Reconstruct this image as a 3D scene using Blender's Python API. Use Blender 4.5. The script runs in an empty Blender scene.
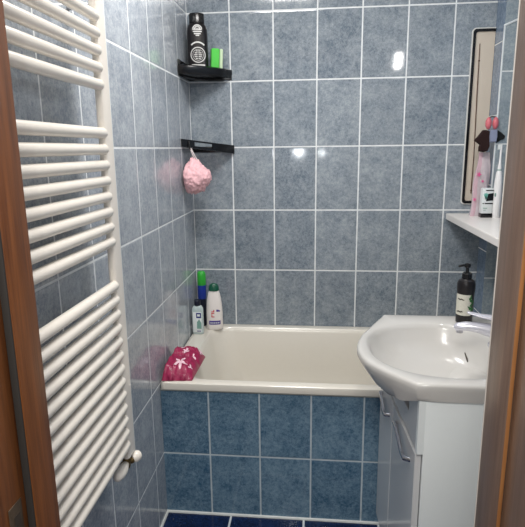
import bpy, bmesh, math, random
from mathutils import Vector, Matrix
random.seed(7)
S = bpy.context.scene
C = S.collection
PI = math.pi

# ------------------------------------------------------------------ helpers
def srgb(r, g, b):
    f = lambda c: (c/255/12.92) if c/255 <= .04045 else ((c/255+.055)/1.055)**2.4
    return (f(r), f(g), f(b), 1)

class NT:
    def __init__(s, name):
        s.m = bpy.data.materials.new(name); s.m.use_nodes = True
        s.t = s.m.node_tree; s.b = s.t.nodes['Principled BSDF']
    def n(s, kind, **k):
        x = s.t.nodes.new(kind)
        for a, v in k.items(): setattr(x, a, v)
        return x
    def l(s, a, b): s.t.links.new(a, b)
    def math(s, op, a, b=None, c=None):
        x = s.n('ShaderNodeMath', operation=op)
        for i, v in enumerate((a, b, c)):
            if v is None: continue
            if isinstance(v, (int, float)): x.inputs[i].default_value = v
            else: s.l(v, x.inputs[i])
        return x.outputs[0]
    def mix(s, f, a, b):
        x = s.n('ShaderNodeMix', data_type='RGBA')
        for sock, v in ((x.inputs[0], f), (x.inputs[6], a), (x.inputs[7], b)):
            if isinstance(v, (int, float, tuple)): sock.default_value = v
            else: s.l(v, sock)
        return x.outputs[2]
    def noise(s, vec, scale, detail=4, rough=.6):
        x = s.n('ShaderNodeTexNoise'); x.inputs['Scale'].default_value = scale
        x.inputs['Detail'].default_value = detail; x.inputs['Roughness'].default_value = rough
        s.l(vec, x.inputs['Vector']); return x.outputs['Fac']
    def ramp(s, f, lo, hi):
        x = s.n('ShaderNodeMapRange'); x.inputs[1].default_value = lo; x.inputs[2].default_value = hi
        s.l(f, x.inputs[0]); return x.outputs[0]

def mat(name, col, rough=.5, metal=0, var=.06, scale=60, bump=0, coat=0, trans=0, alpha=1, spec=None, ior=None):
    M = NT(name); b = M.b
    tc = M.n('ShaderNodeTexCoord').outputs['Object']
    f = M.noise(tc, scale)
    c2 = tuple(max(0, x*(1-2*var)) for x in col[:3])+(1,)
    c1 = tuple(min(1, x*(1+var)) for x in col[:3])+(1,)
    M.l(M.mix(f, c1, c2), b.inputs['Base Color'])
    b.inputs['Roughness'].default_value = rough; b.inputs['Metallic'].default_value = metal
    b.inputs['Coat Weight'].default_value = coat; b.inputs['Transmission Weight'].default_value = trans
    b.inputs['Alpha'].default_value = alpha
    if spec is not None: b.inputs['Specular IOR Level'].default_value = spec
    if ior: b.inputs['IOR'].default_value = ior
    if bump:
        bp = M.n('ShaderNodeBump'); bp.inputs['Strength'].default_value = bump; bp.inputs['Distance'].default_value = .002
        M.l(f, bp.inputs['Height']); M.l(bp.outputs[0], b.inputs['Normal'])
    return M.m

def tile_mat(name, ua, u0, w, va, v0, h, light, dark, grout, gw=.0042, rough=.08, per_tile=.06):
    """glazed mottled tiles with grout, laid on a world grid"""
    M = NT(name); b = M.b
    pos = M.n('ShaderNodeNewGeometry').outputs['Position']
    sep = M.n('ShaderNodeSeparateXYZ'); M.l(pos, sep.inputs[0])
    def axis(a, o, s):
        t = M.math('DIVIDE', M.math('SUBTRACT', sep.outputs['XYZ'.index(a)], o), s)
        fl = M.math('FLOOR', t); fr = M.math('SUBTRACT', t, fl)
        d = M.math('MINIMUM', fr, M.math('SUBTRACT', 1.0, fr))
        return fl, M.math('MULTIPLY', d, s)
    fu, du = axis(ua, u0, w); fv, dv = axis(va, v0, h)
    d = M.math('MINIMUM', du, dv)
    g = M.ramp(d, gw*.62, gw*.38)                      # 1 in the grout
    cmb = M.n('ShaderNodeCombineXYZ'); M.l(fu, cmb.inputs[0]); M.l(fv, cmb.inputs[1])
    wn = M.n('ShaderNodeTexWhiteNoise'); M.l(cmb.outputs[0], wn.inputs['Vector'])
    shift = M.n('ShaderNodeVectorMath', operation='MULTIPLY_ADD')
    M.l(wn.outputs['Color'], shift.inputs[0]); shift.inputs[1].default_value = (3, 3, 3); M.l(pos, shift.inputs[2])
    v = shift.outputs[0]
    big = M.noise(v, 16, 3, .55); mid = M.noise(v, 70, 6, .75); fine = M.noise(v, 260, 2, .5)
    s = M.math('ADD', M.math('MULTIPLY', big, .26), M.math('ADD', M.math('MULTIPLY', mid, .50), M.math('MULTIPLY', fine, .24)))
    s = M.math('ADD', s, M.math('MULTIPLY', M.math('SUBTRACT', wn.outputs['Value'], .5), per_tile))
    f = M.ramp(s, .37, .63)
    col = M.mix(f, dark, light)
    gn = M.noise(pos, 25, 3); gcol = M.mix(M.ramp(gn, .35, .7), grout, tuple(c*.82 for c in grout[:3])+(1,))
    M.l(M.mix(g, col, gcol), b.inputs['Base Color'])
    M.l(M.math('ADD', M.math('MULTIPLY', g, .5), rough), b.inputs['Roughness'])
    edge = M.ramp(d, gw*.4, gw*1.3)
    hgt = M.math('ADD', edge, M.math('MULTIPLY', mid, .10))
    bp = M.n('ShaderNodeBump'); bp.inputs['Strength'].default_value = .35; bp.inputs['Distance'].default_value = .0015
    M.l(hgt, bp.inputs['Height']); M.l(bp.outputs[0], b.inputs['Normal'])
    return M.m

def wood_mat(name, light, dark, rough=.38):
    M = NT(name); b = M.b
    pos = M.n('ShaderNodeNewGeometry').outputs['Position']
    mp = M.n('ShaderNodeMapping'); mp.inputs['Scale'].default_value = (60, 60, 3.0); M.l(pos, mp.inputs['Vector'])
    a = M.noise(mp.outputs[0], 1.2, 6, .65)
    mp2 = M.n('ShaderNodeMapping'); mp2.inputs['Scale'].default_value = (240, 240, 9); M.l(pos, mp2.inputs['Vector'])
    c = M.noise(mp2.outputs[0], 1.0, 3, .6)
    f = M.ramp(M.math('ADD', M.math('MULTIPLY', a, .7), M.math('MULTIPLY', c, .3)), .36, .66)
    M.l(M.mix(f, dark, light), b.inputs['Base Color'])
    b.inputs['Roughness'].default_value = rough
    bp = M.n('ShaderNodeBump'); bp.inputs['Strength'].default_value = .12; bp.inputs['Distance'].default_value = .001
    M.l(f, bp.inputs['Height']); M.l(bp.outputs[0], b.inputs['Normal'])
    return M.m

ORIGIN = {}
def obj(name, bm, m, parent=None, smooth=True, angle=35):
    me = bpy.data.meshes.new(name)
    bmesh.ops.recalc_face_normals(bm, faces=bm.faces[:])
    base = ORIGIN.get(parent.name, Vector((0, 0, 0))) if parent else Vector((0, 0, 0))
    bmesh.ops.translate(bm, verts=bm.verts[:], vec=-base)
    if smooth:
        for f in bm.faces: f.smooth = True
        for e in bm.edges:
            if len(e.link_faces) == 2 and e.calc_face_angle(0) > math.radians(angle): e.smooth = False
    bm.to_mesh(me); bm.free()
    for x in (m if isinstance(m, (list, tuple)) else [m]): me.materials.append(x)
    o = bpy.data.objects.new(name, me); C.objects.link(o)
    if parent: o.parent = parent
    ORIGIN[o.name] = base.copy()
    return o
def thing(name, label, cat, loc, group=None):
    o = bpy.data.objects.new(name, None); C.objects.link(o); o.empty_display_size = .05
    o.location = loc; ORIGIN[o.name] = Vector(loc)
    o['label'] = label; o['category'] = cat
    if group: o['group'] = group
    return o
def tag(o, label, cat):
    o['label'] = label; o['category'] = cat; return o
def struct(name, bm, m, parent=None, **k):
    o = obj(name, bm, m, parent, **k)
    if parent is None: o['kind'] = 'structure'
    return o
def B(): return bmesh.new()

def box(bm, x0, x1, y0, y1, z0, z1, bev=0, seg=2, mi=0):
    vs = [bm.verts.new((x, y, z)) for x in (x0, x1) for y in (y0, y1) for z in (z0, z1)]
    fs = [bm.faces.new([vs[i] for i in q]) for q in ((0,1,3,2),(4,6,7,5),(0,4,5,1),(2,3,7,6),(0,2,6,4),(1,5,7,3))]
    for f in fs: f.material_index = mi
    if bev:
        es = list({e for f in fs for e in f.edges})
        bmesh.ops.recalc_face_normals(bm, faces=fs)
        bmesh.ops.bevel(bm, geom=es, offset=bev, segments=seg, profile=.5, affect='EDGES')
    return bm
def quad(bm, *pts, mi=0):
    f = bm.faces.new([bm.verts.new(p) for p in pts]); f.material_index = mi; return f
def loft(bm, rings, close=True, cap0=True, cap1=True, mi=0):
    vr = [[bm.verts.new(p) for p in r] for r in rings]
    n = len(vr[0])
    for a, b in zip(vr, vr[1:]):
        for i in range(n if close else n-1):
            j = (i+1) % n
            f = bm.faces.new((a[i], a[j], b[j], b[i])); f.material_index = mi
    if cap0: bm.faces.new(vr[0][::-1]).material_index = mi
    if cap1: bm.faces.new(vr[-1]).material_index = mi
    return vr
def lathe(bm, c, prof, n=28, sx=1, sy=1, rot=0, mi=0, power=2):
    """profile [(r, z)] around c; superellipse cross-section"""
    rings = []
    for r, z in prof:
        ring = []
        for i in range(n):
            a = 2*PI*i/n
            ca, sa = math.cos(a), math.sin(a)
            k = 1/((abs(ca)**power+abs(sa)**power)**(1/power))
            x, y = r*k*ca*sx, r*k*sa*sy
            ring.append((c[0]+x*math.cos(rot)-y*math.sin(rot), c[1]+x*math.sin(rot)+y*math.cos(rot), c[2]+z))
        rings.append(ring)
    loft(bm, rings, mi=mi)
def tube(bm, pts, r, n=12, sx=1.0, round_ends=True):
    """round tube through points, r number or list; sx flattens"""
    pts = [Vector(p) for p in pts]
    rs = list(r) if isinstance(r, (list, tuple)) else [r]*len(pts)
    if round_ends:
        d0 = (pts[0]-pts[1]).normalized(); d1 = (pts[-1]-pts[-2]).normalized()
        a0, a1, r0, r1 = pts[0].copy(), pts[-1].copy(), rs[0], rs[-1]
        pre = [(a0+d0*r0*math.sin(t), r0*math.cos(t)) for t in (1.4, 1.0, .5)]
        post = [(a1+d1*r1*math.sin(t), r1*math.cos(t)) for t in (.5, 1.0, 1.4)]
        pts = [p for p, _ in pre]+pts+[p for p, _ in post]; rs = [q for _, q in pre]+rs+[q for _, q in post]
    rings = []; up = None
    for i, p in enumerate(pts):
        t = (pts[min(i+1, len(pts)-1)]-pts[max(i-1, 0)]).normalized()
        if up is None:
            up = Vector((0, 0, 1)) if abs(t.z) < .9 else Vector((0, 1, 0))
        s = t.cross(up).normalized(); up = s.cross(t).normalized()
        rings.append([p+s*math.cos(2*PI*k/n)*rs[i]+up*math.sin(2*PI*k/n)*rs[i]*sx for k in range(n)])
    loft(bm, rings)
def rrect(x0, x1, y0, y1, r, n=6):
    out = []
    for cx, cy, a0 in ((x1-r, y1-r, 0), (x0+r, y1-r, PI/2), (x0+r, y0+r, PI), (x1-r, y0+r, 1.5*PI)):
        for k in range(n+1):
            a = a0+PI/2*k/n; out.append((cx+r*math.cos(a), cy+r*math.sin(a)))
    return out
def catmull(pts, n=8):
    out = []
    P = [pts[0]]+list(pts)+[pts[-1]]
    for i in range(1, len(P)-2):
        p0, p1, p2, p3 = (Vector(p) for p in P[i-1:i+3])
        for k in range(n):
            t = k/n
            out.append(.5*((2*p1)+(p2-p0)*t+(2*p0-5*p1+4*p2-p3)*t*t+(3*p1-p0-3*p2+p3)*t**3))
    out.append(Vector(pts[-1])); return out

# ------------------------------------------------------------------ materials
GR = srgb(236, 239, 240)
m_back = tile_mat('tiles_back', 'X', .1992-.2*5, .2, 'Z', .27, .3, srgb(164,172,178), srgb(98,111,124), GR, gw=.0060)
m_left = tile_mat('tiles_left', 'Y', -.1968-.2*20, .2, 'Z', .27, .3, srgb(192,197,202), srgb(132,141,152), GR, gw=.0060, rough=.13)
m_panel = tile_mat('tiles_tub_front', 'X', .189-.2*5, .2, 'Z', .27, .3, srgb(134,162,180), srgb(56,92,120), srgb(200,212,218), gw=.0062)
m_right = tile_mat('tiles_right', 'Y', -.2568-.3*20, .3, 'Z', .092, .3, srgb(140,158,178), srgb(88,108,132), GR)
m_pier = tile_mat('tiles_pier', 'X', 1.43-.2*10, .2, 'Z', .27, .3, srgb(168,178,182), srgb(120,134,144), GR)
m_floor = tile_mat('tiles_floor', 'X', .293-1.5, .295, 'Y', -.96-3, .3, srgb(24,44,84), srgb(8,18,46), srgb(205,212,216), gw=.008, rough=.12)
m_ceil = mat('ceiling_paint', srgb(235,235,232), .8, var=.02)
m_plaster = mat('hall_plaster', srgb(205,196,184), .8, var=.03)
m_woodL = wood_mat('jamb_wood_warm', srgb(136,80,36), srgb(92,50,20))
m_woodR = wood_mat('jamb_wood_shaded', srgb(126,102,86), srgb(98,76,62), .3)  # same wood as the left jamb, shade and glare mixed into its colour
m_woodE = wood_mat('jamb_edge_light', srgb(158,108,62), srgb(128,82,46))
m_seal = mat('door_seal_rubber', srgb(44,40,36), .7)
m_white = mat('radiator_enamel', srgb(240,233,222), .3, var=.02, coat=.3)
m_tub = mat('tub_acrylic', srgb(222,217,206), .3, var=.015, coat=.4)
m_cer = mat('ceramic', srgb(200,198,194), .22, var=.01, coat=.3)
m_lam = mat('white_laminate', srgb(234,240,240), .28, var=.01)
m_door = mat('gloss_white_door', srgb(212,213,214), .24, var=.01, coat=.4)
m_chrome = mat('chrome', srgb(205,205,210), .18, metal=1, var=.03)
m_dkchrome = mat('dark_chrome', srgb(90,88,90), .25, metal=1, var=.05)
m_tap = mat('tap_metal', srgb(225,225,235), .2, metal=.45, var=.02)
m_brass = mat('old_brass', srgb(120,100,66), .4, metal=.8)
m_black = mat('black_plastic', srgb(18,18,20), .22, var=.1)
m_black2 = mat('black_bottle_plastic', srgb(24,20,22), .3, var=.1)
m_dslot = mat('dark_slot', srgb(60,50,40), .6)
m_green = mat('sponge_green', srgb(92,205,86), .9, bump=.8, scale=260)
m_pale = mat('sponge_pale', srgb(205,226,190), .95, bump=.8, scale=260)
m_wprint = mat('white_print', srgb(225,225,222), .5, var=.2, scale=400)
m_loofah = mat('pink_mesh', srgb(250,196,202), .8, bump=.6, scale=160, var=.12)
m_string = mat('white_string', srgb(235,225,225), .8)
m_capgreen = mat('cap_bright_green', srgb(52,178,60), .35)
m_blue = mat('bottle_blue', srgb(28,56,150), .3)
m_navy = mat('bottle_navy', srgb(18,24,44), .35)
m_clear = mat('clear_gel', srgb(206,222,222), .15, alpha=.75, var=.04)
m_label = mat('label_white', srgb(226,232,232), .4, var=.03)
m_blueprint = mat('print_blue', srgb(36,44,120), .4)
m_greyprint = mat('print_greygreen', srgb(120,160,150), .5)
m_dkgreen = mat('cap_dark_green', srgb(14,84,62), .35)
m_wbottle = mat('bottle_white', srgb(236,230,226), .35, var=.02)
m_red = mat('print_red', srgb(208,48,66), .45)
m_purple = mat('print_purple', srgb(72,52,140), .45)
m_pinkfilm = mat('pink_flower', srgb(236,196,208), .35, alpha=.6)
m_film = mat('clear_pouch', srgb(224,212,218), .25, alpha=.72, var=.15, scale=30)
m_hotpink = mat('print_rose', srgb(226,92,150), .45)
m_brown = mat('bow_brown', srgb(38,14,12), .95, bump=.4, scale=200, var=.2)
m_navybow = mat('bow_black', srgb(14,18,20), .95, bump=.4, scale=200)
m_lav = mat('knot_lavender', srgb(136,144,170), .7)
m_bobble = mat('pink_bobble', srgb(214,112,122), .4, var=.12)
m_teal = mat('print_teal', srgb(120,196,182), .5)
m_brush = mat('toothbrush_white', srgb(236,236,236), .3, var=.01)
m_creamrefl = mat('cream_reflection', srgb(210,199,184), .35, var=.03, scale=6)  # reflected cream door painted on the mirror as a flat colour
m_hingerefl = mat('hinge_reflection_brown', srgb(86,56,40), .7, var=.2)  # brown of the door hinge edge reflected in the mirror, painted on

# magenta packet film with pale splashes is a printed film
m_magenta = mat('magenta_film', srgb(164,24,80), .45, bump=.9, scale=60, var=.3, coat=.1)
m_petal = mat('petal_print', srgb(244,206,218), .35)
m_oilgreen = mat('leaf_green', srgb(44,110,52), .5)
m_cream_lbl = mat('soap_label', srgb(216,214,200), .5, var=.12, scale=150)

# ------------------------------------------------------------------ the setting
FY = -1.75                      # bathroom face of the door wall
XR, XR2, YP = 1.373, 1.43, -.115
ZC = 2.45
b = B(); quad(b, (-.0,0,0), (XR2,0,0), (XR2,-1.95,0), (0,-1.95,0)); struct('floor', b, m_floor, smooth=False)
b = B(); quad(b, (-1.2,-1.951,0), (2.6,-1.951,0), (2.6,-3.6,0), (-1.2,-3.6,0)); struct('floor_hall', b, wood_mat('hall_floor', srgb(120,90,66), srgb(90,64,46)), smooth=False)
b = B(); quad(b, (-.0,0,ZC), (XR2,0,ZC), (XR2,FY,ZC), (0,FY,ZC)); struct('ceiling', b, m_ceil, smooth=False)
b = B(); quad(b, (0,0,0), (0,FY,0), (0,FY,ZC), (0,0,ZC)); struct('wall_left', b, m_left, smooth=False)
b = B(); quad(b, (0,0,0), (XR,0,0), (XR,0,ZC), (0,0,ZC)); struct('wall_back', b, m_back, smooth=False)
b = B()                          # right wall: short pier in the far corner, then set back
quad(b, (XR,0,0), (XR,YP,0), (XR,YP,ZC), (XR,0,ZC), mi=0)
quad(b, (XR,YP,0), (XR2,YP,0), (XR2,YP,ZC), (XR,YP,ZC), mi=1)
quad(b, (XR2,YP,0), (XR2,FY,0), (XR2,FY,ZC), (XR2,YP,ZC), mi=0)
struct('wall_right', b, [m_right, m_pier], smooth=False)
b = B(); box(b, XR-.0025, XR+.0035, YP-.0025, YP+.0035, 1.157, 1.955, .001); tube(b, [(XR,YP-.001,1.951), (XR+.03,YP-.001,1.963), (XR+.055,YP-.001,1.974)], .0045, 8)
struct('trim_1', b, mat('white_corner_trim', srgb(226,232,234), .4))
# door wall with opening
JX0, JX1, ZH = .1455, .862, 2.12
b = B()
for (x0, x1, z0, z1) in ((-1.2, JX0-.045, 0, 2.6), (JX1+.045, 2.6, 0, 2.6), (JX0-.045, JX1+.045, ZH+.045, 2.6)):
    box(b, x0, x1, -1.93, FY, z0, z1)
struct('wall_front', b, m_plaster, smooth=False)
door = bpy.data.objects.new('door_1', None); C.objects.link(door); door['kind'] = 'structure'; ORIGIN[door.name] = Vector((0,0,0))
SL, SR = -1.821, -1.836          # face of the stop where the door leaf closes
b = B(); box(b, JX0-.044, JX0, SL, FY, 0, ZH, .002); box(b, JX0-.044, JX0-.0125, -1.95, SL-.0005, 0, ZH, .002)
obj('jamb', b, m_woodL, door)
b = B(); box(b, JX1, JX1+.044, SR, FY, 0, ZH, .002); box(b, JX1+.006, JX1+.044, -1.95, SR-.0005, 0, ZH, .002)
obj('jamb', b, m_woodR, door)
b = B(); box(b, JX0-.044, JX1+.044, SL, FY, ZH, ZH+.044, .002); obj('head', b, m_woodL, door)
b = B(); box(b, JX0-.0122, JX0-.0008, SL-.0045, SL-.0006, 0, ZH-.01, .001); obj('seal', b, m_seal, door)
b = B(); box(b, JX1+.0004, JX1+.0057, SR-.002, SR-.0006, 0, ZH-.01, .0006); obj('edge_strip', b, m_woodE, door)
b = B(); box(b, JX0-.0124, JX0-.0105, -1.872, -1.838, .80, .925, .0008); sp = obj('strike_plate', b, mat('worn_steel', srgb(104,88,72), .5, metal=.6, var=.3), door)
b = B(); box(b, JX0-.0106, JX0-.0098, -1.862, -1.846, .885, .906); box(b, JX0-.0106, JX0-.0098, -1.862, -1.846, .82, .86); obj('latch_hole', b, m_dslot, sp)
for (x0, x1) in ((JX0-.12, JX0-.025), (JX1+.025, JX1+.12)):
    b = B(); box(b, x0, x1, -1.965, -1.93, 0, ZH+.1, .004); obj('casing', b, m_woodL, door)
b = B(); box(b, JX1-.0004, JX1+.002, FY+.0005, FY+.0025, 0, ZH, .0003); struct('trim_2', b, mat('pale_strip', srgb(206,200,192), .5))  # thin pale strip along the far edge of the right jamb

# tiled tub front + beads
YT = -.689
b = B(); box(b, 0.0, XR2, YT, YT+.012, 0, .548); struct('wall_tub', b, m_panel, smooth=False)
m_bead = mat('sealant', srgb(208,212,210), .45, var=.1, scale=40)
b = B(); tube(b, [(0,YT-.002,.001), (.5,YT-.002,.001), (XR2,YT-.002,.001)], .007, 8); struct('trim_3', b, m_bead)
b = B(); tube(b, [(.001,YT,.001), (.001,-1.2,.001), (.001,FY,.001)], .007, 8); struct('trim_4', b, m_bead)
b = B(); box(b, 0.002, XR2-.002, YT-.008, YT+.001, .545, .5545, .002); struct('trim_5', b, mat('edge_profile', srgb(190,190,178), .35, metal=.2))

# ------------------------------------------------------------------ bathtub
ZR = .585
b = B()
x0, x1, y0, y1 = .003, 1.368, -.706, -.003
outer = lambda g, z, r=.02: [(x, y, z) for x, y in rrect(x0+g, x1-g, y0+g, y1-g, r)]
inner = lambda l, r_, f, k, z, rr: [(x, y, z) for x, y in rrect(l, r_, f, k, rr)]
rings = [outer(.0, .555), outer(-.0, .572), outer(.002, .580), outer(.008, ZR), outer(.02, ZR+.001)]
rings += [inner(.085, 1.28, -.672, -.052, ZR+.0005, .10), inner(.09, 1.275, -.667, -.057, ZR-.004, .10),
          inner(.098, 1.268, -.660, -.064, ZR-.02, .10), inner(.135, 1.25, -.645, -.08, ZR-.2, .12),
          inner(.19, 1.22, -.62, -.105, ZR-.36, .13), inner(.23, 1.19, -.59, -.135, ZR-.395, .14), inner(.30, 1.12, -.53, -.2, ZR-.405, .14)]
loft(b, rings, cap0=False)
o = obj('bathtub', b, m_tub); tag(o, 'white acrylic bathtub built in behind the low blue tiled front', 'bathtub')
tubO = o
b = B(); lathe(b, (1.05,-.365,.1785), [(.001,0),(.03,.0),(.034,.003),(.02,.005),(.001,.005)], 24); obj('drain', b, m_chrome, tubO)['label'] = 'chrome drain'

# ------------------------------------------------------------------ towel radiator
rad = thing('towel_radiator', 'tall white ladder towel radiator of round bars on the left tiled wall', 'radiator', (.06,-1.45,.6))
YB0, YB1 = -1.258, -1.70
for y in (-1.222, -1.712):
    b = B()
    prof = rrect(.060, .080, y-.029, y+.027, .008, 4)
    loft(b, [[(x, yy, z) for x, yy in prof] for z in (.606, 1.818)])
    bmesh.ops.bevel(b, geom=[e for e in b.edges if abs(e.verts[0].co.z-e.verts[1].co.z) < 1e-5], offset=.003, segments=2, affect='EDGES')
    obj('post', b, m_white, rad)
zs = [1.772, 1.734, 1.695, 1.656, 1.617]
zs += [1.504-.0388*k for k in range(8)]
zs += [1.116-.0385*k for k in range(13)]
bar0 = None
for z in zs:
    if bar0 is None:
        b = B(); tube(b, [(.075,YB1-.015,zs[0]), (.075,-1.45,zs[0]), (.075,YB0+.004,zs[0])], .0134, 16)
        bar0 = obj('bar', b, m_white, rad)
    else:
        c = bar0.copy(); C.objects.link(c); c.parent = rad; c.location = (0, 0, z-zs[0])
for z in (1.80, .66):
    for y in (-1.222, -1.712):
        b = B(); tube(b, [(.001,y,z), (.02,y,z), (.061,y,z)], .008, 10, round_ends=False)
        obj('wall_bracket', b, m_chrome, rad)
# valve under the far post
def VT(o):
    o.data.transform(Matrix.Translation((0, -.034, -.004))); return o
b = B(); tube(b, [(.062,-1.19,.606), (.062,-1.192,.590), (.062,-1.196,.578)], .012, 12); tube(b, [(.062,-1.19,.590), (.068,-1.185,.588), (.074,-1.182,.586)], .009, 12)
tube(b, [(.055,-1.20,.585), (.03,-1.205,.582), (0.001,-1.205,.582)], .0075, 12, round_ends=False)
val = VT(obj('valve', b, m_brass, rad)); val['label'] = 'dull brass valve body'
b = B(); lathe(b, (0,0,0), [(.006,0),(.013,.002),(.0165,.010),(.0155,.022),(.011,.028),(.003,.030)], 20)
bmesh.ops.transform(b, matrix=Matrix.Translation((.072,-1.178,.588)) @ Matrix.Rotation(math.radians(50), 4, 'Z') @ Matrix.Rotation(math.radians(80), 4, 'Y'), verts=b.verts[:])
VT(obj('valve_knob', b, m_white, val))
b = B(); tube(b, [(.062,-1.205,.585), (.062,-1.225,.584), (.062,-1.245,.584), (.062,-1.262,.586)], [.011,.016,.0165,.013], 14); VT(obj('valve_cap', b, m_white, val))

# ------------------------------------------------------------------ vanity cabinet
van = thing('vanity_cabinet', 'white vanity cabinet with two grey gloss doors under the washbasin', 'cabinet', (1.1,-.97,0))
YN, YF = -1.232, -.722
XF = lambda y: .842+(y+.70)/(-1.23+.70)*(.874-.842)    # front plane, slightly askew
def slab(b, ya, yb, z0, z1, t0, t1, bev=.0015):
    vs = [b.verts.new((XF(y)+t, y, z)) for y in (ya, yb) for t in (t0, t1) for z in (z0, z1)]
    fs = [b.faces.new([vs[i] for i in q]) for q in ((0,1,3,2),(4,6,7,5),(0,4,5,1),(2,3,7,6),(0,2,6,4),(1,5,7,3))]
    bmesh.ops.recalc_face_normals(b, faces=fs)
    bmesh.ops.bevel(b, geom=list({e for f in fs for e in f.edges}), offset=bev, segments=2, affect='EDGES')
b = B(); box(b, .8917, XR2-.002, YN, YN+.016, .0, .808, .001); box(b, .868, XR2-.002, YF-.016, YF, 0, .70, .001)
box(b, .88, XR2-.002, YN+.017, YF-.017, .07, .086); box(b, XR2-.016, XR2-.002, YN+.017, YF-.017, .087, .8)
vs_=[(XF(YN)+.0005,YN),(.8916,YN),(.8916,YN+.016),(XF(YN)-.0005,YN+.016)]; loft(b, [[(x,y,z) for x,y in vs_] for z in (.6525,.808)])
obj('carcass', b, m_lam, van)
b = B(); slab(b, YF-.002, -1.118, .652, .72, .004, .020); slab(b, -1.12, YN+.0165, .652, .808, .003, .0170, .0004); obj('fascia', b, m_door, van)
b = B(); slab(b, YF-.01, YN+.03, .0, .066, .04, .055); obj('plinth', b, m_lam, van)
YD = -.93
def pull(door, ya, yb, z):
    pts = []
    for k in range(13):
        t = k/12; y = ya+(yb-ya)*t
        out = .004 if k in (0, 12) else .013
        pts.append((XF(y)-out, y, z+.010*math.sin(2*PI*t)+(.012-.024*t)))
    pts[0] = (XF(ya)+.002, ya, pts[0][2]); pts[-1] = (XF(yb)+.002, yb, pts[-1][2])
    b = B(); tube(b, pts, [.005]+[.0064]*11+[.005], 10, sx=1.3)
    obj('handle', b, m_chrome, door)['label'] = 'curved chrome bow handle'
b = B(); slab(b, YF+.0, YD+.002, .075, .645, 0, .017); d1 = obj('door', b, m_door, van); pull(d1, -.765, -.885, .59)
b = B(); slab(b, YD-.002, YN+.012, .075, .645, 0, .017); d2 = obj('door', b, m_door, van); pull(d2, -1.0, -1.17, .607)

# ------------------------------------------------------------------ washbasin
ZS = .86
front = [(.852,-.652), (.836,-.690), (.822,-.718), (.785,-.80), (.749,-.885), (.731,-.97), (.733,-1.035), (.748,-1.09), (.776,-1.135), (.812,-1.180), (.842,-1.212), (.866,-1.238)]
fc = [(p.x, p.y) for p in catmull([Vector((x, y, 0)) for x, y in front], 5)]
nf = len(fc)
side_n = [(.866+(XR2-.002-.866)*k/14, -1.238-.004*math.sin(PI*k/14)) for k in range(1, 15)]
back = [(XR2-.002, -1.238+(.586)*k/12) for k in range(1, 12)]
side_f = [(XR2-.002-(XR2-.002-.852)*k/14, -.652) for k in range(0, 14)]
out0 = fc+side_n+back+side_f
N = len(out0)
cen = Vector((1.0, -.955))
def under(t):                    # outline of the underside, t 0 rim .. 1 at the cabinet front
    r = []
    for i, (x, y) in enumerate(out0):
        xin = XF(max(YN, min(YF, y)))+.03
        xx = x+(max(x, xin)-x)*t
        yy = y+((y-cen.y)*.93+cen.y-y)*t*(1 if x < .9 else .3)
        r.append((xx, yy))
    return r
def inset(d):
    r = []
    for i, (x, y) in enumerate(out0):
        v = (cen-Vector((x, y))); r.append((x+v.normalized().x*d, y+v.normalized().y*d))
    return r
def basin_ring(sx, k=1.0, shx=0):   # inner bowl opening, same vertex count & angular order as the outline
    r = []
    for i, (x, y) in enumerate(out0):
        a = math.atan2(y-cen.y, x-cen.x)
        # opening: rounded D, reaching from x .768 to 1.20 and y -.735..-1.19
        rx = (.232 if math.cos(a) < 0 else .17)*k; ry = .222*k
        p = 2.3
        q = 1/((abs(math.cos(a))/rx)**p+(abs(math.sin(a))/ry)**p)**(1/p)
        r.append((cen.x+shx+q*math.cos(a), cen.y-.008+q*math.sin(a)))
    return r
z3 = lambda ring, z: [(x, y, z) for x, y in ring]
rings = [z3(under(1), .700), z3(under(.80), .712), z3(under(.50), .742), z3(under(.24), .782), z3(under(.07), .820), z3(under(0), .840), z3(out0, .852), z3(inset(.003), ZS-.002), z3(inset(.009), ZS),
         z3(basin_ring(1, 1.04), ZS-.001), z3(basin_ring(1, 1.0), ZS-.006), z3(basin_ring(1, .97), ZS-.02), z3(basin_ring(1, .90), ZS-.055), z3(basin_ring(1, .76, .02), ZS-.098), z3(basin_ring(1, .52, .04), ZS-.122), z3(basin_ring(1, .2, .06), ZS-.130), z3(basin_ring(1, .05, .07), ZS-.131)]
# flat apron on the near and far sides: keep the straight run shallow
b = B(); 
rr = []
for q, ring in enumerate(rings):
    if q < 5:
        ring = [((x, y, max(z, .811)) if i >= nf else (x, y, z if i < nf-34 else max(z, .700+.111*((i-(nf-35))/34)**.9))) for i, (x, y, z) in enumerate(ring)]
    rr.append(ring)
loft(b, rr, cap0=True)
bs = obj('washbasin', b, m_cer, angle=50); tag(bs, 'white ceramic bow-fronted washbasin on top of the vanity cabinet', 'washbasin')
b = B(); lathe(b, (1.075,-.962,ZS-.1305), [(.002,0),(.022,0),(.026,.003),(.018,.004),(.002,.002)], 20); obj('drain', b, m_chrome, bs)['label'] = 'round chrome drain'
b = B()
tube(b, [(1.1045,-.8167,.781), (1.1085,-.8285,.766), (1.1085,-.838,.759)], [.002,.003,.002], 8)
obj('overflow_slot', b, m_dslot, bs)['label'] = 'dark overflow slot'

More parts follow.
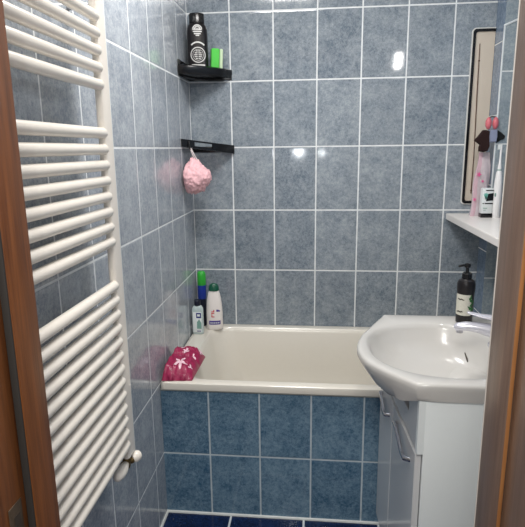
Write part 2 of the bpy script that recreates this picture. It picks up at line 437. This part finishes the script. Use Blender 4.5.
# ------------------------------------------------------------------ tap
tap = thing('mixer_tap', 'silver single lever mixer tap on the right rim of the washbasin', 'tap', (1.160,-.95,ZS))
TX, TY = 1.160, -.955
b = B(); lathe(b, (TX,TY,ZS), [(.030,-.001),(.030,.006),(.0255,.012),(.0245,.05),(.026,.07),(.022,.08),(.006,.083)], 28); obj('body', b, m_tap, tap)
b = B(); tube(b, [(TX,TY,ZS+.045), (TX-.035,TY+.006,ZS+.052), (TX-.065,TY+.012,ZS+.057), (TX-.095,TY+.018,ZS+.058), (TX-.115,TY+.022,ZS+.054)], [.026,.023,.019,.0165,.0155], 18, sx=.85)
spt = obj('spout', b, m_tap, tap)
b = B(); lathe(b, (TX-.112,TY+.022,ZS+.035), [(.009,0),(.0105,.001),(.0105,.012),(.009,.013)], 16); obj('aerator', b, m_chrome, spt)
b = B(); tube(b, [(TX+.012,TY-.0,ZS+.088), (TX-.025,TY+.003,ZS+.091), (TX-.055,TY+.01,ZS+.095), (TX-.085,TY+.016,ZS+.101)], [.022,.020,.014,.010], 16, sx=.4); obj('lever', b, m_tap, tap)

# ------------------------------------------------------------------ soap dispenser
sx_, sy_ = 1.118, -.728
soap = thing('soap_dispenser', 'black pump soap dispenser with pale leafy label on the washbasin far corner', 'soap dispenser', (sx_,sy_,ZS))
b = B(); lathe(b, (sx_,sy_,ZS), [(.024,.0),(.0275,.003),(.028,.02),(.028,.105),(.030,.122),(.030,.142),(.026,.152),(.016,.158),(.014,.160)], 32); obj('bottle', b, m_black2, soap)
b = B()
for a0, a1 in ((PI*.92, PI*1.66),):
    n = 16; rr0 = []
    for z in (ZS+.032, ZS+.106):
        rr0.append([(sx_+.0284*math.cos(a0+(a1-a0)*k/n), sy_+.0284*math.sin(a0+(a1-a0)*k/n), z) for k in range(n+1)])
    loft(b, rr0, close=False, cap0=False, cap1=False)
lb = obj('label', b, m_cream_lbl, soap); lb['label'] = 'cream label with green leaves'
b = B()
def leaf(b, a, z, w, h, tilt, R=.0289):
    pts = []
    for k in range(12):
        t = 2*PI*k/12; u = w*math.cos(t)*(.6 if math.sin(t) > 0 else 1); v = h*math.sin(t)
        uu = u*math.cos(tilt)-v*math.sin(tilt); vv = u*math.sin(tilt)+v*math.cos(tilt)
        aa = a+uu/R; pts.append((sx_+R*math.cos(aa), sy_+R*math.sin(aa), z+vv))
    b.faces.new([b.verts.new(p) for p in pts])
for a, dz, tl in ((1.60, .088, .5), (1.66, .072, -.6), (1.58, .06, .7), (1.65, .048, -.5), (1.72, .082, .2), (1.70, .058, 1.0), (1.62, .098, -.2)):
    leaf(b, PI*a, ZS+dz, .0045, .009, tl)
obj('leaf_print', b, m_oilgreen, lb)
b = B()
for k in range(4): leaf(b, PI*(1.12+.06*k), ZS+.044+.002*(k % 2), .0062, .002, 0, .0287)
obj('print', b, m_dslot, lb)
b = B()
for k in range(4): leaf(b, PI*(1.15+.06*k), ZS+.09-.002*(k % 2), .0055, .002, 0, .0287)
obj('print', b, m_dslot, lb)
b = B(); lathe(b, (sx_,sy_,ZS), [(.014,.158),(.0165,.160),(.0165,.176),(.012,.180),(.006,.181),(.005,.196),(.009,.197),(.0105,.204),(.009,.210),(.004,.212)], 20)
tube(b, [(sx_,sy_,ZS+.204), (sx_-.014,sy_-.004,ZS+.2055), (sx_-.030,sy_-.008,ZS+.203)], [.0055,.0045,.0035], 10)
obj('pump', b, m_black, soap)

# ------------------------------------------------------------------ white shelf on the right
b = B()
z0, z1 = 1.127, 1.155
prof = [(1.212,-.003), (XR-.001,-.003), (XR-.001,YP-.001), (XR2-.001,YP-.001), (XR2-.001,-.80), (1.235,-.80), (1.212,-.78)]
loft(b, [[(x, y, z0) for x, y in prof], [(x, y, z1) for x, y in prof]])
bmesh.ops.bevel(b, geom=b.edges[:], offset=.002, segments=2, affect='EDGES')
tag(obj('wall_shelf', b, mat('shelf_white', srgb(236,232,228), .3, var=.02), smooth=True), 'long white shelf at eye level on the right wall above the washbasin', 'shelf')

# ------------------------------------------------------------------ narrow framed mirror in the corner
mr = thing('wall_mirror', 'tall narrow mirror with painted cream reflection and black rounded border on the back wall', 'mirror', (1.325,-.01,1.58))
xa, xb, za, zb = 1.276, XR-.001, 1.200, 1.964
def halfround(g, r, x1=None):
    x0, z0_, z1_ = xa+g, za+g, zb-g; x1 = x1 or xb; out = []
    for k in range(9):
        a = 1.5*PI-PI/2*k/8; out.append((x0+r+r*math.cos(a), z0_+r+r*math.sin(a)))
    for k in range(9):
        a = PI-PI/2*k/8; out.append((x0+r+r*math.cos(a), z1_-r+r*math.sin(a)))
    return [(x1, z0_)]+out+[(x1, z1_)]
def band(b, g0, r0, g1, r1, ya, yb_):
    A = halfround(g0, r0); D = halfround(g1, r1)
    loft(b, [[(x, ya, z) for x, z in A], [(x, yb_, z) for x, z in A], [(x, yb_, z) for x, z in D], [(x, ya, z) for x, z in D]], close=False, cap0=False, cap1=False)
b = B(); band(b, -.0025, .016, .002, .014, -.001, -.008); obj('outer_bead', b, mat('mirror_bead', srgb(222,222,218), .4), mr)
b = B(); band(b, .002, .014, .014, .010, -.001, -.0105); obj('black_border', b, m_black, mr)['label'] = 'black rounded border'
b = B(); A = halfround(.013, .010); b.faces.new([b.verts.new((x, -.005, z)) for x, z in A]); obj('glass', b, m_creamrefl, mr)  # no real reflection here, its cream is the face colour
b = B(); tube(b, [(1.309,-.0072,1.90), (1.312,-.0072,1.7), (1.318,-.0072,1.42), (1.3175,-.0072,1.25)], [.0016,.0024,.0018,.0024], 8)
for z, r in ((1.83,.0045), (1.262,.0045), (1.74,.003)):
    lathe(b, (1.3105+(1.83-z)*.012,-.0072,z), [(.0005,-r),(r*.8,-r*.5),(r,0),(r*.8,r*.5),(.0005,r)], 10, sy=.4)
obj('hinge_reflection', b, m_hingerefl, mr)['label'] = 'thin brown vertical streak, painted reflection of door hinge'

# ------------------------------------------------------------------ things on the white shelf
SZ = 1.155
# electric toothbrush
tb = thing('electric_toothbrush', 'white electric toothbrush standing upright on the white shelf', 'toothbrush', (1.387,-.155,SZ))
tx, ty = 1.387, -.155
b = B(); lathe(b, (tx,ty,SZ), [(.016,0),(.0175,.003),(.0185,.05),(.0178,.11),(.0155,.16),(.0115,.195),(.0085,.205)], 24); obj('handle', b, m_brush, tb)
b = B(); lathe(b, (tx,ty,SZ), [(.008,.205),(.0082,.215),(.0055,.235),(.0042,.262),(.0045,.30),(.004,.312)], 18); hd = obj('brush_head', b, m_brush, tb)
b = B(); box(b, tx-.014, tx-.004, ty-.005, ty+.005, SZ+.292, SZ+.312, .001); obj('bristles', b, m_label, hd)
b = B(); lathe(b, (tx,ty,SZ), [(.0089,.203),(.0092,.204),(.0092,.207),(.0086,.208)], 18); obj('ring', b, m_greyprint, tb)
b = B(); lathe(b, (tx-.0125,ty-.0125,SZ+.10), [(.0005,-.009),(.003,-.006),(.0035,0),(.003,.006),(.0005,.009)], 12); obj('button', b, m_greyprint, tb)
# boxy tube with black and teal print
bx = thing('toiletry_box', 'small white box with black and teal print between pouch and toothbrush', 'box', (1.345,-.150,SZ))
b = B(); box(b, 1.322, 1.368, -.164, -.130, SZ+.018, SZ+.128, .002); obj('carton', b, m_label, bx)
b = B(); box(b, 1.321, 1.369, -.165, -.129, SZ, SZ+.0185, .0015); obj('base_band', b, m_black, bx)
b = B(); loft(b, [[(1.338+dx, y, z) for dx, z in ((0,SZ+.072),(.0295,SZ+.076),(.0295,SZ+.108),(.008,SZ+.104))] for y in (-.1645,-.1652)]); 
box(b, 1.336, 1.3675, -.1652, -.1645, SZ+.117, SZ+.121); box(b, 1.334, 1.3675, -.1652, -.1645, SZ+.060, SZ+.0645); box(b, 1.325, 1.33, -.1652, -.1645, SZ+.060, SZ+.0645)
obj('black_print', b, m_black, bx)
b = B()
for k in range(6):
    a = .5+k*.33; loft(b, [[(1.337+.003*dx*math.sin(a)+l*math.cos(a)*.016, y, SZ+.080+dx*.003*math.cos(a)+l*math.sin(a)*.026) for l, dx in ((0,-.6),(1,-1),(1.1,0),(1,1),(0,.6))] for y in (-.1646,-.1651)])
obj('teal_print', b, m_teal, bx)
b = B(); box(b, 1.328, 1.345, -.165, -.1645, SZ+.040, SZ+.043); box(b, 1.33, 1.34, -.165, -.1645, SZ+.032, SZ+.034); obj('grey_print', b, m_greyprint, bx)
# translucent pouch with pink flowers, behind
pc = thing('cosmetic_pouch', 'translucent pouch with pink flower print standing on the white shelf', 'pouch', (1.335,-.09,SZ))
b = B()
rows = []
for k in range(11):
    t = k/10; z = SZ+.28*t
    w0 = 1.292+.022*t+.004*math.sin(t*9); w1 = 1.366-.004*math.sin(t*7)
    th = .020*(1-t)**.6+.003
    ring = []
    for j in range(20):
        a = 2*PI*j/20
        ring.append(((w0+w1)/2+(w1-w0)/2*math.copysign(abs(math.cos(a))**.7, math.cos(a)), -.088+th*math.sin(a)+.003*math.sin(5*a+8*t), z))
    rows.append(ring)
loft(b, rows); obj('bag', b, m_film, pc)
b = B()
for k in range(10):
    t0, t1 = k/10, (k+1)/10
    x_ = lambda t: 1.294+.022*t+.004*math.sin(t*9)
    quad(b, (x_(t0)-.004,-.1125+.017*t0,SZ+.28*t0), (x_(t0)+.014,-.1125+.017*t0,SZ+.28*t0), (x_(t1)+.014,-.1125+.017*t1,SZ+.28*t1), (x_(t1)-.004,-.1125+.017*t1,SZ+.28*t1))
obj('pink_edge', b, m_pinkfilm, pc)
for (cx, cz, R, yy) in ((1.318, SZ+.185, .011, -.1075), (1.305, SZ+.075, .008, -.1135), (1.335, SZ+.155, .007, -.109)):
    b = B()
    n_ = 40; c0 = b.verts.new((cx, yy-.0003, cz))
    ring = [b.verts.new((cx+R*(.72+.28*math.cos(5*2*PI*q/n_))*math.cos(2*PI*q/n_), yy, cz+R*(.72+.28*math.cos(5*2*PI*q/n_))*math.sin(2*PI*q/n_))) for q in range(n_)]
    for q in range(n_): b.faces.new((c0, ring[q], ring[(q+1) % n_]))
    obj('flower_print', b, m_hotpink, pc)
# hair bow leaning above the pouch
hb = thing('hair_bow', 'dark brown and black hair bow with pink bobbles resting on the pouch', 'hair bow', (1.345,-.10,SZ+.285))
def wing(b, pts, y, th):
    n = len(pts); cx = sum(p[0] for p in pts)/n; cz = sum(p[1] for p in pts)/n
    loft(b, [[(cx+(x-cx)*s, y+o, cz+(z-cz)*s) for x, z in pts] for s, o in ((.86,-th), (1,-th*.45), (1.0,th*.45), (.86,th))])
b = B(); wing(b, [(1.282,1.487),(1.296,1.503),(1.316,1.530),(1.330,1.530),(1.345,1.524),(1.347,1.502),(1.347,1.478),(1.349,1.462),(1.342,1.442),(1.324,1.436),(1.304,1.440),(1.303,1.458),(1.307,1.468),(1.296,1.476)], -.118, .009); obj('loop', b, m_brown, hb)
b = B(); wing(b, [(1.372,1.531),(1.381,1.528),(1.396,1.518),(1.412,1.504),(1.409,1.493),(1.392,1.484),(1.374,1.474),(1.368,1.50)], -.112, .009); obj('loop', b, m_navybow, hb)['label'] = 'black right loop'
b = B(); wing(b, [(1.345,1.531),(1.374,1.531),(1.376,1.50),(1.373,1.478),(1.346,1.478),(1.343,1.50)], -.121, .011); obj('knot', b, m_lav, hb)['label'] = 'lavender grey knot'
for dx in (1.337, 1.366):
    b = B(); lathe(b, (dx,-.12,1.558), [(.001,-.026),(.007,-.022),(.012,-.010),(.013,0),(.012,.010),(.007,.022),(.001,.026)], 20); obj('bobble', b, m_bobble, hb)['label'] = 'glossy pink bobble'
b = B(); pts = [(1.337+.0-.006*0+.017+.018*math.cos(a), -.112, 1.572+.014*math.sin(a)) for a in [PI*k/10 for k in range(11)]]; tube(b, pts, .0025, 8); obj('elastic', b, m_black, hb)
# dark jar half behind the door jamb
b = B(); lathe(b, (1.402,-.235,SZ), [(.016,0),(.018,.002),(.018,.05),(.0175,.052),(.018,.054),(.018,.072),(.015,.075),(.003,.076)], 24)
tag(obj('dark_jar', b, m_black), 'small black jar beside the toothbrush half hidden by door frame', 'jar')

# ------------------------------------------------------------------ black corner shelves
def fan(R, ex, n=16, c=(.004,-.004)):
    """points along the front curve from the left wall to the back wall"""
    out = []
    for k in range(n+1):
        a = -PI/2+PI/2*k/n
        p = 1/((abs(math.cos(a))**ex+abs(math.sin(a))**ex)**(1/ex))
        out.append((c[0]+R*p*math.cos(a), c[1]+R*p*math.sin(a)))
    return out
cs = thing('corner_shelf', 'upper black plastic corner shelf holding the black bottle and sponge', 'shelf', (.0,-.0,1.79))
b = B(); F = fan(.195, 1.25); poly = [(.003,-.003)]+F
loft(b, [[(x, y, z) for x, y in poly] for z in (1.786, 1.794)]); obj('tray', b, m_black, cs)
b = B()
F0, F1 = fan(.195, 1.25), fan(.203, 1.25); F2 = fan(.190, 1.25)
loft(b, [[(x, y, z) for x, y in Fq] for Fq, z in ((F0, 1.784), (F1, 1.80), (F1, 1.818), (F0, 1.823), (F2, 1.819), (F2, 1.796))], close=False, cap0=False, cap1=False)
obj('rim', b, m_black, cs)
b = B(); box(b, .001, .006, -.200, -.004, 1.776, 1.845, .0015); box(b, .006, .205, -.006, -.001, 1.776, 1.822, .0015); obj('wall_flange', b, m_black, cs)
b = B(); tube(b, [(.02,-.165,1.776), (.06,-.10,1.772), (.10,-.06,1.772), (.165,-.02,1.776)], .007, 8); obj('underside_rib', b, m_black, cs)
b = B()
for off in (.035, .07, .105):
    tube(b, [(.012,-off-.05,1.7955), (off/2+.02,-off/2-.03,1.7955), (off+.05,-.012,1.7955)], .002, 6)
obj('drain_ribs', b, mat('shelf_sheen', srgb(70,66,64), .2), cs)

cl = thing('corner_shelf', 'lower thin black corner shelf with a slotted front, pink loofah below it', 'shelf', (0,0,1.475))
La, Lb = Vector((.004,-.200,0)), Vector((.210,-.004,0))
def seg(t, off=0):
    p = La.lerp(Lb, t); nrm = Vector((.69,-.72,0)); bow = .018*math.sin(PI*t)
    p = p+nrm*(bow+off); return p
b = B()
n = 24; ts = [k/n for k in range(n+1)]
zt = lambda t: 1.510-.030*t-.002*math.sin(PI*t); zb_ = lambda t: 1.477-.037*t+.001*math.sin(PI*t)
def strip(b, ta, tb_, za_, zb2, off0=0, off1=-.006, m=8):
    tt = [ta+(tb_-ta)*k/m for k in range(m+1)]
    loft(b, [[tuple(seg(t, o).xy)+(za_(t),) for t in tt] if q in (0, 3) else [tuple(seg(t, o).xy)+(zb2(t),) for t in tt] for q, o in ((0, off0), (1, off0), (2, off1), (3, off1), (0, off0))], close=False, cap0=False, cap1=False)
sl0, sl1 = .21, .53
strip(b, 0, sl0, zb_, zt); strip(b, sl1, 1, zb_, zt)
strip(b, sl0, sl1, zb_, lambda t: zb_(t)+.008); strip(b, sl0, sl1, lambda t: zt(t)-.007, zt)
obj('front_rail', b, m_black, cl)
b = B()
for z_ in (1.47, 1.474):
    pass
ring = [tuple(seg(t, -.004).xy) for t in ts]
loft(b, [[(x, y, zb_(k/n)+dz) for k, (x, y) in enumerate(ring)]+[(.003,-.003,1.462+dz)] for dz in (.001, .005)])
obj('tray', b, mat('smoked_plastic', srgb(70,74,78), .2, alpha=.55), cl)
b = B(); box(b, .001, .005, -.198, -.004, 1.476, 1.503, .001); box(b, .005, .208, -.005, -.001, 1.448, 1.475, .001); obj('wall_flange', b, m_black, cl)
b = B(); tube(b, [(.034,-.187,1.498), (.036,-.192,1.470), (.040,-.185,1.462), (.040,-.176,1.468)], .0025, 8); hk = obj('hook', b, m_black, cl)

# black shampoo bottle on the upper shelf
bt = thing('shampoo_bottle', 'black bottle with white emblem standing on the upper corner shelf', 'bottle', (.066,-.075,1.794))
cx, cy, cz = .064, -.072, 1.7945
b = B(); lathe(b, (cx,cy,cz), [(.038,0),(.042,.004),(.043,.02),(.043,.165),(.0425,.185),(.039,.202),(.032,.212),(.030,.214)], 36, sx=1.06, sy=.72, rot=.25, power=2.4); body = obj('bottle', b, m_black2, bt)
b = B(); lathe(b, (cx,cy,cz), [(.030,.213),(.032,.215),(.032,.252),(.030,.256),(.004,.2565)], 30, sx=1.05, sy=.8, rot=.25); obj('cap', b, m_black, bt)
# emblem: on the face towards the camera
fd = Vector((math.sin(.25), -math.cos(.25), 0)); rd = Vector((math.cos(.25), math.sin(.25), 0))
def onb(u, v, d=.0335):
    uu = u/.046; dd = .0312*(max(0, 1-abs(uu)**2.4))**(1/2.4)+.0008
    p = Vector((cx, cy, 0))+rd*u+fd*dd; return (p.x, p.y, cz+v)
def patch(b, u0, u1, v0, v1, n=6):
    loft(b, [[onb(u0+(u1-u0)*k/n, v) for k in range(n+1)] for v in (v0, v1)], close=False, cap0=False, cap1=False)
def arcband(b, cu, cv, r0, r1, a0, a1, n=28):
    loft(b, [[onb(cu+r*math.cos(a0+(a1-a0)*k/n), cv+r*math.sin(a0+(a1-a0)*k/n)) for k in range(n+1)] for r in (r0, r1)], close=False, cap0=False, cap1=False)
b = B()
arcband(b, 0, .184, .0175, .0225, .25, PI-.25); arcband(b, 0, .186, .010, .0145, .2, PI-.2)
for v, w in ((.186,.021), (.177,.020), (.168,.015), (.161,.008)): patch(b, -w, w*.95, v-.0026, v+.0026)
arcband(b, 0, .080, .0295, .0335, 0, 2*PI); arcband(b, 0, .080, .0225, .0242, 0, 2*PI)
arcband(b, 0, .094, .036, .042, .75, PI-.75)
for v, w in ((.096,.010), (.088,.015), (.080,.018), (.072,.016), (.064,.011)): patch(b, -w, -w*.15, v-.002, v+.002, 3); patch(b, w*.1, w, v-.002, v+.002, 3)
patch(b, -.030, .030, .030, .040)
obj('emblem', b, m_wprint, bt)['label'] = 'white printed emblem and lettering'

# sponge
sg = thing('sponge', 'green and white scouring sponge standing on the upper corner shelf', 'sponge', (.145,-.05,1.794))
M_ = Matrix.Translation((.139,-.052,1.7965)) @ Matrix.Rotation(math.radians(3), 4, 'Y') @ Matrix.Rotation(.35, 4, 'Z')
for nm, xa_, xb_, mm in (('scourer', -.024, .014, m_green), ('foam', .0145, .030, m_pale)):
    b = B(); box(b, xa_, xb_, -.016, .016, 0, .110, .0068, 4)
    bmesh.ops.transform(b, matrix=M_, verts=b.verts[:]); obj(nm, b, mm, sg)

# loofah
lf = thing('bath_loofah', 'pink mesh bath loofah hanging from the lower corner shelf', 'loofah', (.052,-.150,1.35))
b = B(); bmesh.ops.create_icosphere(b, subdivisions=5, radius=1)
from mathutils import noise as NZ
for v in b.verts:
    d = v.co.normalized()
    w = NZ.noise(d*2.2)*.10+abs(NZ.noise(d*5.5))*.20-.06+abs(NZ.noise(d*13))*.12+abs(NZ.noise(d*26))*.10
    r = 1+w
    k = 1-.52*max(0, d.z+.1)**1.6
    x, y, z = d.x*r*.074*k+.046, d.y*r*.062*k-.172, d.z*r*.076+1.346
    x = .006+.5*((x-.006)+math.sqrt((x-.006)**2+.0006**1.0*.4)) if x < .1 else x
    v.co = Vector((x, y, z))
obj('mesh_ball', b, m_loofah, lf, angle=180)
b = B(); tube(b, [(.060,-.172,1.408), (.046,-.178,1.44), (.0385,-.1868,1.4665)], .0022, 8); tube(b, [(.070,-.172,1.408), (.053,-.176,1.44), (.0415,-.1815,1.4665)], .0022, 8); obj('cord', b, m_string, lf)

# ------------------------------------------------------------------ bottles on the tub's back corner
TZ = ZR+.0015
# tall green and blue bottle, standing on its cap behind
g = thing('shower_gel', 'bright green and blue bottle standing in the tub corner behind the clear bottle', 'bottle', (.032,-.045,TZ))
c_ = (.034, -.042, TZ)
b = B(); lathe(b, c_, [(.014,.0),(.018,.003),(.019,.05),(.019,.14),(.0195,.142)], 26, sx=1.05, sy=.85); obj('base', b, m_navy, g)
b = B(); lathe(b, c_, [(.0195,.142),(.0215,.150),(.0215,.205),(.021,.212)], 26, sx=1.02, sy=.85); obj('body', b, m_blue, g)
b = B(); lathe(b, c_, [(.020,.212),(.0215,.214),(.0215,.262),(.0195,.276),(.014,.283),(.003,.284)], 26, sx=1.0, sy=.85); obj('cap', b, m_capgreen, g)
# clear bottle
cb = thing('clear_bottle', 'clear bottle with blue and white label and dark flip cap on the tub rim', 'bottle', (.036,-.135,TZ))
c_ = (.0365, -.162, TZ)
b = B(); lathe(b, c_, [(.024,0),(.0265,.003),(.0270,.02),(.0270,.115),(.0255,.130),(.019,.140),(.014,.143)], 32, sx=1.02, sy=.62, rot=.1, power=3); obj('bottle', b, m_clear, cb)
b = B(); lathe(b, c_, [(.0135,.142),(.015,.144),(.015,.168),(.012,.171),(.002,.1715)], 22, rot=.1); obj('cap', b, m_navy, cb)
def face_box(b, u0, u1, v0, v1, yy, c=None, t=.0006):
    box(b, c_[0]+u0, c_[0]+u1, yy-t, yy, TZ+v0, TZ+v1)
b = B(); box(b, c_[0]-.021, c_[0]+.021, c_[1]-.0186, c_[1]-.0160, TZ+.012, TZ+.112, .0008); lb = obj('label', b, m_label, cb)
b = B(); box(b, c_[0]-.004, c_[0]+.020, c_[1]-.0193, c_[1]-.0187, TZ+.084, TZ+.110); obj('blue_emblem', b, m_blueprint, lb)
b = B(); box(b, c_[0]-.002, c_[0]+.018, c_[1]-.0193, c_[1]-.0187, TZ+.016, TZ+.020); obj('blue_print', b, m_blueprint, lb)
b = B(); box(b, c_[0]+.001, c_[0]+.015, c_[1]-.0198, c_[1]-.0194, TZ+.092, TZ+.103); obj('white_print', b, m_label, lb)
b = B()
loft(b, [[(c_[0]-.002,y,TZ+.030),(c_[0]+.020,y,TZ+.030),(c_[0]+.020,y,TZ+.060),(c_[0]+.010,y,TZ+.078),(c_[0]-.001,y,TZ+.064)] for y in (c_[1]-.0193,c_[1]-.0187)])
obj('green_print', b, m_greyprint, lb)
# white shampoo bottle with dark green cap
wb = thing('shampoo_bottle', 'white bottle with dark green cap and red lettering on the tub rim', 'bottle', (.105,-.085,TZ))
c_ = (.104, -.088, TZ)
b = B(); lathe(b, c_, [(.036,0),(.040,.004),(.0405,.02),(.0405,.085),(.0385,.125),(.034,.160),(.0275,.188),(.0235,.198)], 36, sx=1.0, sy=.56, rot=.12, power=2.3); obj('bottle', b, m_wbottle, wb)
b = B(); lathe(b, c_, [(.0245,.197),(.0262,.199),(.0245,.215),(.019,.228),(.012,.233),(.002,.234)], 30, sx=1.0, sy=.72, rot=.12); obj('cap', b, m_dkgreen, wb)
fd2 = Vector((math.sin(.12), -math.cos(.12), 0)); rd2 = Vector((math.cos(.12), math.sin(.12), 0))
def onw(u, v):
    t = v/.198; hw = .0405 if v < .085 else .0405-(v-.085)/.113*.0145
    uu = min(.98, abs(u)/(hw*1.0)); dd = hw*.56*(1-uu**2.3)**(1/2.3)+.0009
    p = Vector((c_[0], c_[1], 0))+rd2*u+fd2*dd; return (p.x, p.y, TZ+v)
def wpatch(b, u0, u1, v0, v1, n=4):
    loft(b, [[onw(u0+(u1-u0)*k/n, v0+(v1-v0)*j/4) for k in range(n+1)] for j in range(5)], close=False, cap0=False, cap1=False)
b = B()
v = .066
for hgt, kind in ((.013,0), (.011,1), (.013,2), (.012,1), (.012,0), (.011,2), (.014,1), (.012,0)):
    wpatch(b, -.014, -.0095, v, v+hgt-.0015) if kind != 2 else wpatch(b, -.004, .001, v, v+hgt-.0015)
    wpatch(b, -.014, .001, v, v+.0042) if kind != 1 else wpatch(b, -.014, .001, v+hgt*.4, v+hgt*.4+.0042)
    v += hgt+.001
obj('red_print', b, m_red, wb)['label'] = 'red lettering running upward'
b = B(); wpatch(b, -.026, .030, .028, .048, 8); obj('purple_band', b, m_purple, wb)
b = B(); wpatch(b, .011, .029, .094, .108); wpatch(b, .014, .020, .108, .140, 2); wpatch(b, .0205, .0265, .108, .132, 2); obj('purple_print', b, m_purple, wb)
b = B()
for k in range(5): 
    loft(b, [[tuple(Vector(onw(-.020+.0095*k+.006*q/2, vv))+fd2*.0005) for q in range(3)] for vv in (.034, .040)], close=False, cap0=False, cap1=False)
obj('white_print', b, m_label, wb)

# ------------------------------------------------------------------ magenta packet on the front corner of the tub
pk = thing('wipes_packet', 'crumpled magenta packet with pale pink flowers on the front left tub rim', 'packet', (.07,-.6,ZR))
quadc = [Vector((.010,-.700)), Vector((.128,-.690)), Vector((.132,-.455)), Vector((.010,-.475))]
def pkp(u, v):
    a = quadc[0].lerp(quadc[1], u); c2 = quadc[3].lerp(quadc[2], u); return a.lerp(c2, v)
def pkz(u, v):
    e = min(1, min(u*12, (1-u)*5))**.5*min(1, min(v*7, (1-v)*12))**.5
    hz = .052-.012*u+.014*v*(1-u)+.010*NZ.noise(Vector((u*3, v*4, 1)))+.008*NZ.noise(Vector((u*9, v*11, 4)))+.008*abs(NZ.noise(Vector((u*5+v*6, v*3, 9))))
    crease = math.exp(-((v-.60-.04*math.sin(u*5))/.035)**2)*.018
    return ZR+.004+(hz-crease)*e
b = B(); n = 40
top = [[b.verts.new((*pkp(i/n+.008*math.sin(j*.45)*(0 if 0 < i < n else 1)*(i == n), j/n+.010*math.sin(i*.4)*(0 if 0 < j < n else 1)), pkz(i/n, j/n))) for j in range(n+1)] for i in range(n+1)]
bot = [[b.verts.new((*pkp(i/n, j/n), ZR+.0022)) for j in range(n+1)] for i in range(n+1)]
for i in range(n):
    for j in range(n):
        b.faces.new((top[i][j], top[i+1][j], top[i+1][j+1], top[i][j+1])); b.faces.new((bot[i][j], bot[i][j+1], bot[i+1][j+1], bot[i+1][j]))
for i in range(n):
    b.faces.new((top[i][0], bot[i][0], bot[i+1][0], top[i+1][0])); b.faces.new((top[i][n], top[i+1][n], bot[i+1][n], bot[i][n]))
    b.faces.new((top[0][i], top[0][i+1], bot[0][i+1], bot[0][i])); b.faces.new((top[n][i], bot[n][i], bot[n][i+1], top[n][i+1]))
obj('film', b, m_magenta, pk, angle=60)
def flower(cu, cv, R, lobes, ph):
    b = B(); n_ = 60; rows = []
    rad_ = lambda t: R*(.62+.38*math.cos(lobes*t+ph))
    def pt(t, k):
        u = cu+rad_(t)*k*math.cos(t)*1.15; v = cv+rad_(t)*k*math.sin(t)*.75
        u = max(.03, min(.97, u)); v = max(.03, min(.97, v)); return (*pkp(u, v), pkz(u, v)+.0018)
    c0 = b.verts.new(pt(0, 0)); prev = None
    for k in (.25, .5, .75, 1):
        ring = [b.verts.new(pt(2*PI*q/n_, k)) for q in range(n_)]
        for q in range(n_):
            b.faces.new((c0, ring[q], ring[(q+1) % n_]) if prev is None else (prev[q], ring[q], ring[(q+1) % n_], prev[(q+1) % n_]))
        prev = ring
    obj('flower_print', b, m_petal, pk)
for a_ in ((.52,.24,.21,5,.4), (.46,.76,.11,4,1.0), (.88,.90,.12,5,0), (.76,.60,.09,4,.5), (.30,.84,.08,3,0), (.86,.20,.07,3,1)): flower(*a_)

# ------------------------------------------------------------------ lights
def light(name, kind, loc, power, col=(1,1,1), **k):
    d = bpy.data.lights.new(name, kind); d.energy = power; d.color = col
    for a, v in k.items(): setattr(d, a, v)
    o = bpy.data.objects.new(name, d); C.objects.link(o); o.location = loc; return o
for k in range(3):
    light('mirror_lamp', 'POINT', (1.075+.003*k,-.80,1.935+.026*k), 1.9, (1,.97,.93), shadow_soft_size=.010)
light('ceiling_lamp', 'AREA', (.42,-.95,2.42), 18, (1,.97,.94), shape='DISK', size=.5)
light('phone_flash', 'POINT', (.44,-2.51,1.43), 5, (.95,.98,1), shadow_soft_size=.007)
light('phone_flash', 'POINT', (.655,-2.51,1.42), 1.2, (.95,.98,1), shadow_soft_size=.005)
light('hall_fill', 'AREA', (.50,-2.75,2.35), 27, (1,.96,.90), shape='DISK', size=.7)  # unseen fill light added to brighten the jambs and the room

w = bpy.data.worlds.new('world'); S.world = w; w.use_nodes = True
bg = w.node_tree.nodes['Background']; bg.inputs[0].default_value = (.9,.93,1,1); bg.inputs[1].default_value = .45

# ------------------------------------------------------------------ camera
cam = bpy.data.cameras.new('camera'); co = bpy.data.objects.new('camera', cam); C.objects.link(co); S.camera = co
cam.sensor_fit = 'HORIZONTAL'; cam.sensor_width = 36; cam.lens = 519.75/525*36; cam.clip_start = .01
r = Vector((.99501622,.0989954,-.01194315)); u = Vector((-.0097012,.21531597,.97649625)); f = Vector((-.09924019,.97151374,-.21520326))
m = Matrix((r, u, -f)).transposed().to_4x4(); m.translation = (.59568292,-2.52329167,1.4615)
co.matrix_world = m
S.view_settings.view_transform = 'Standard'
S.view_settings.look = 'None'
S.view_settings.exposure = 0
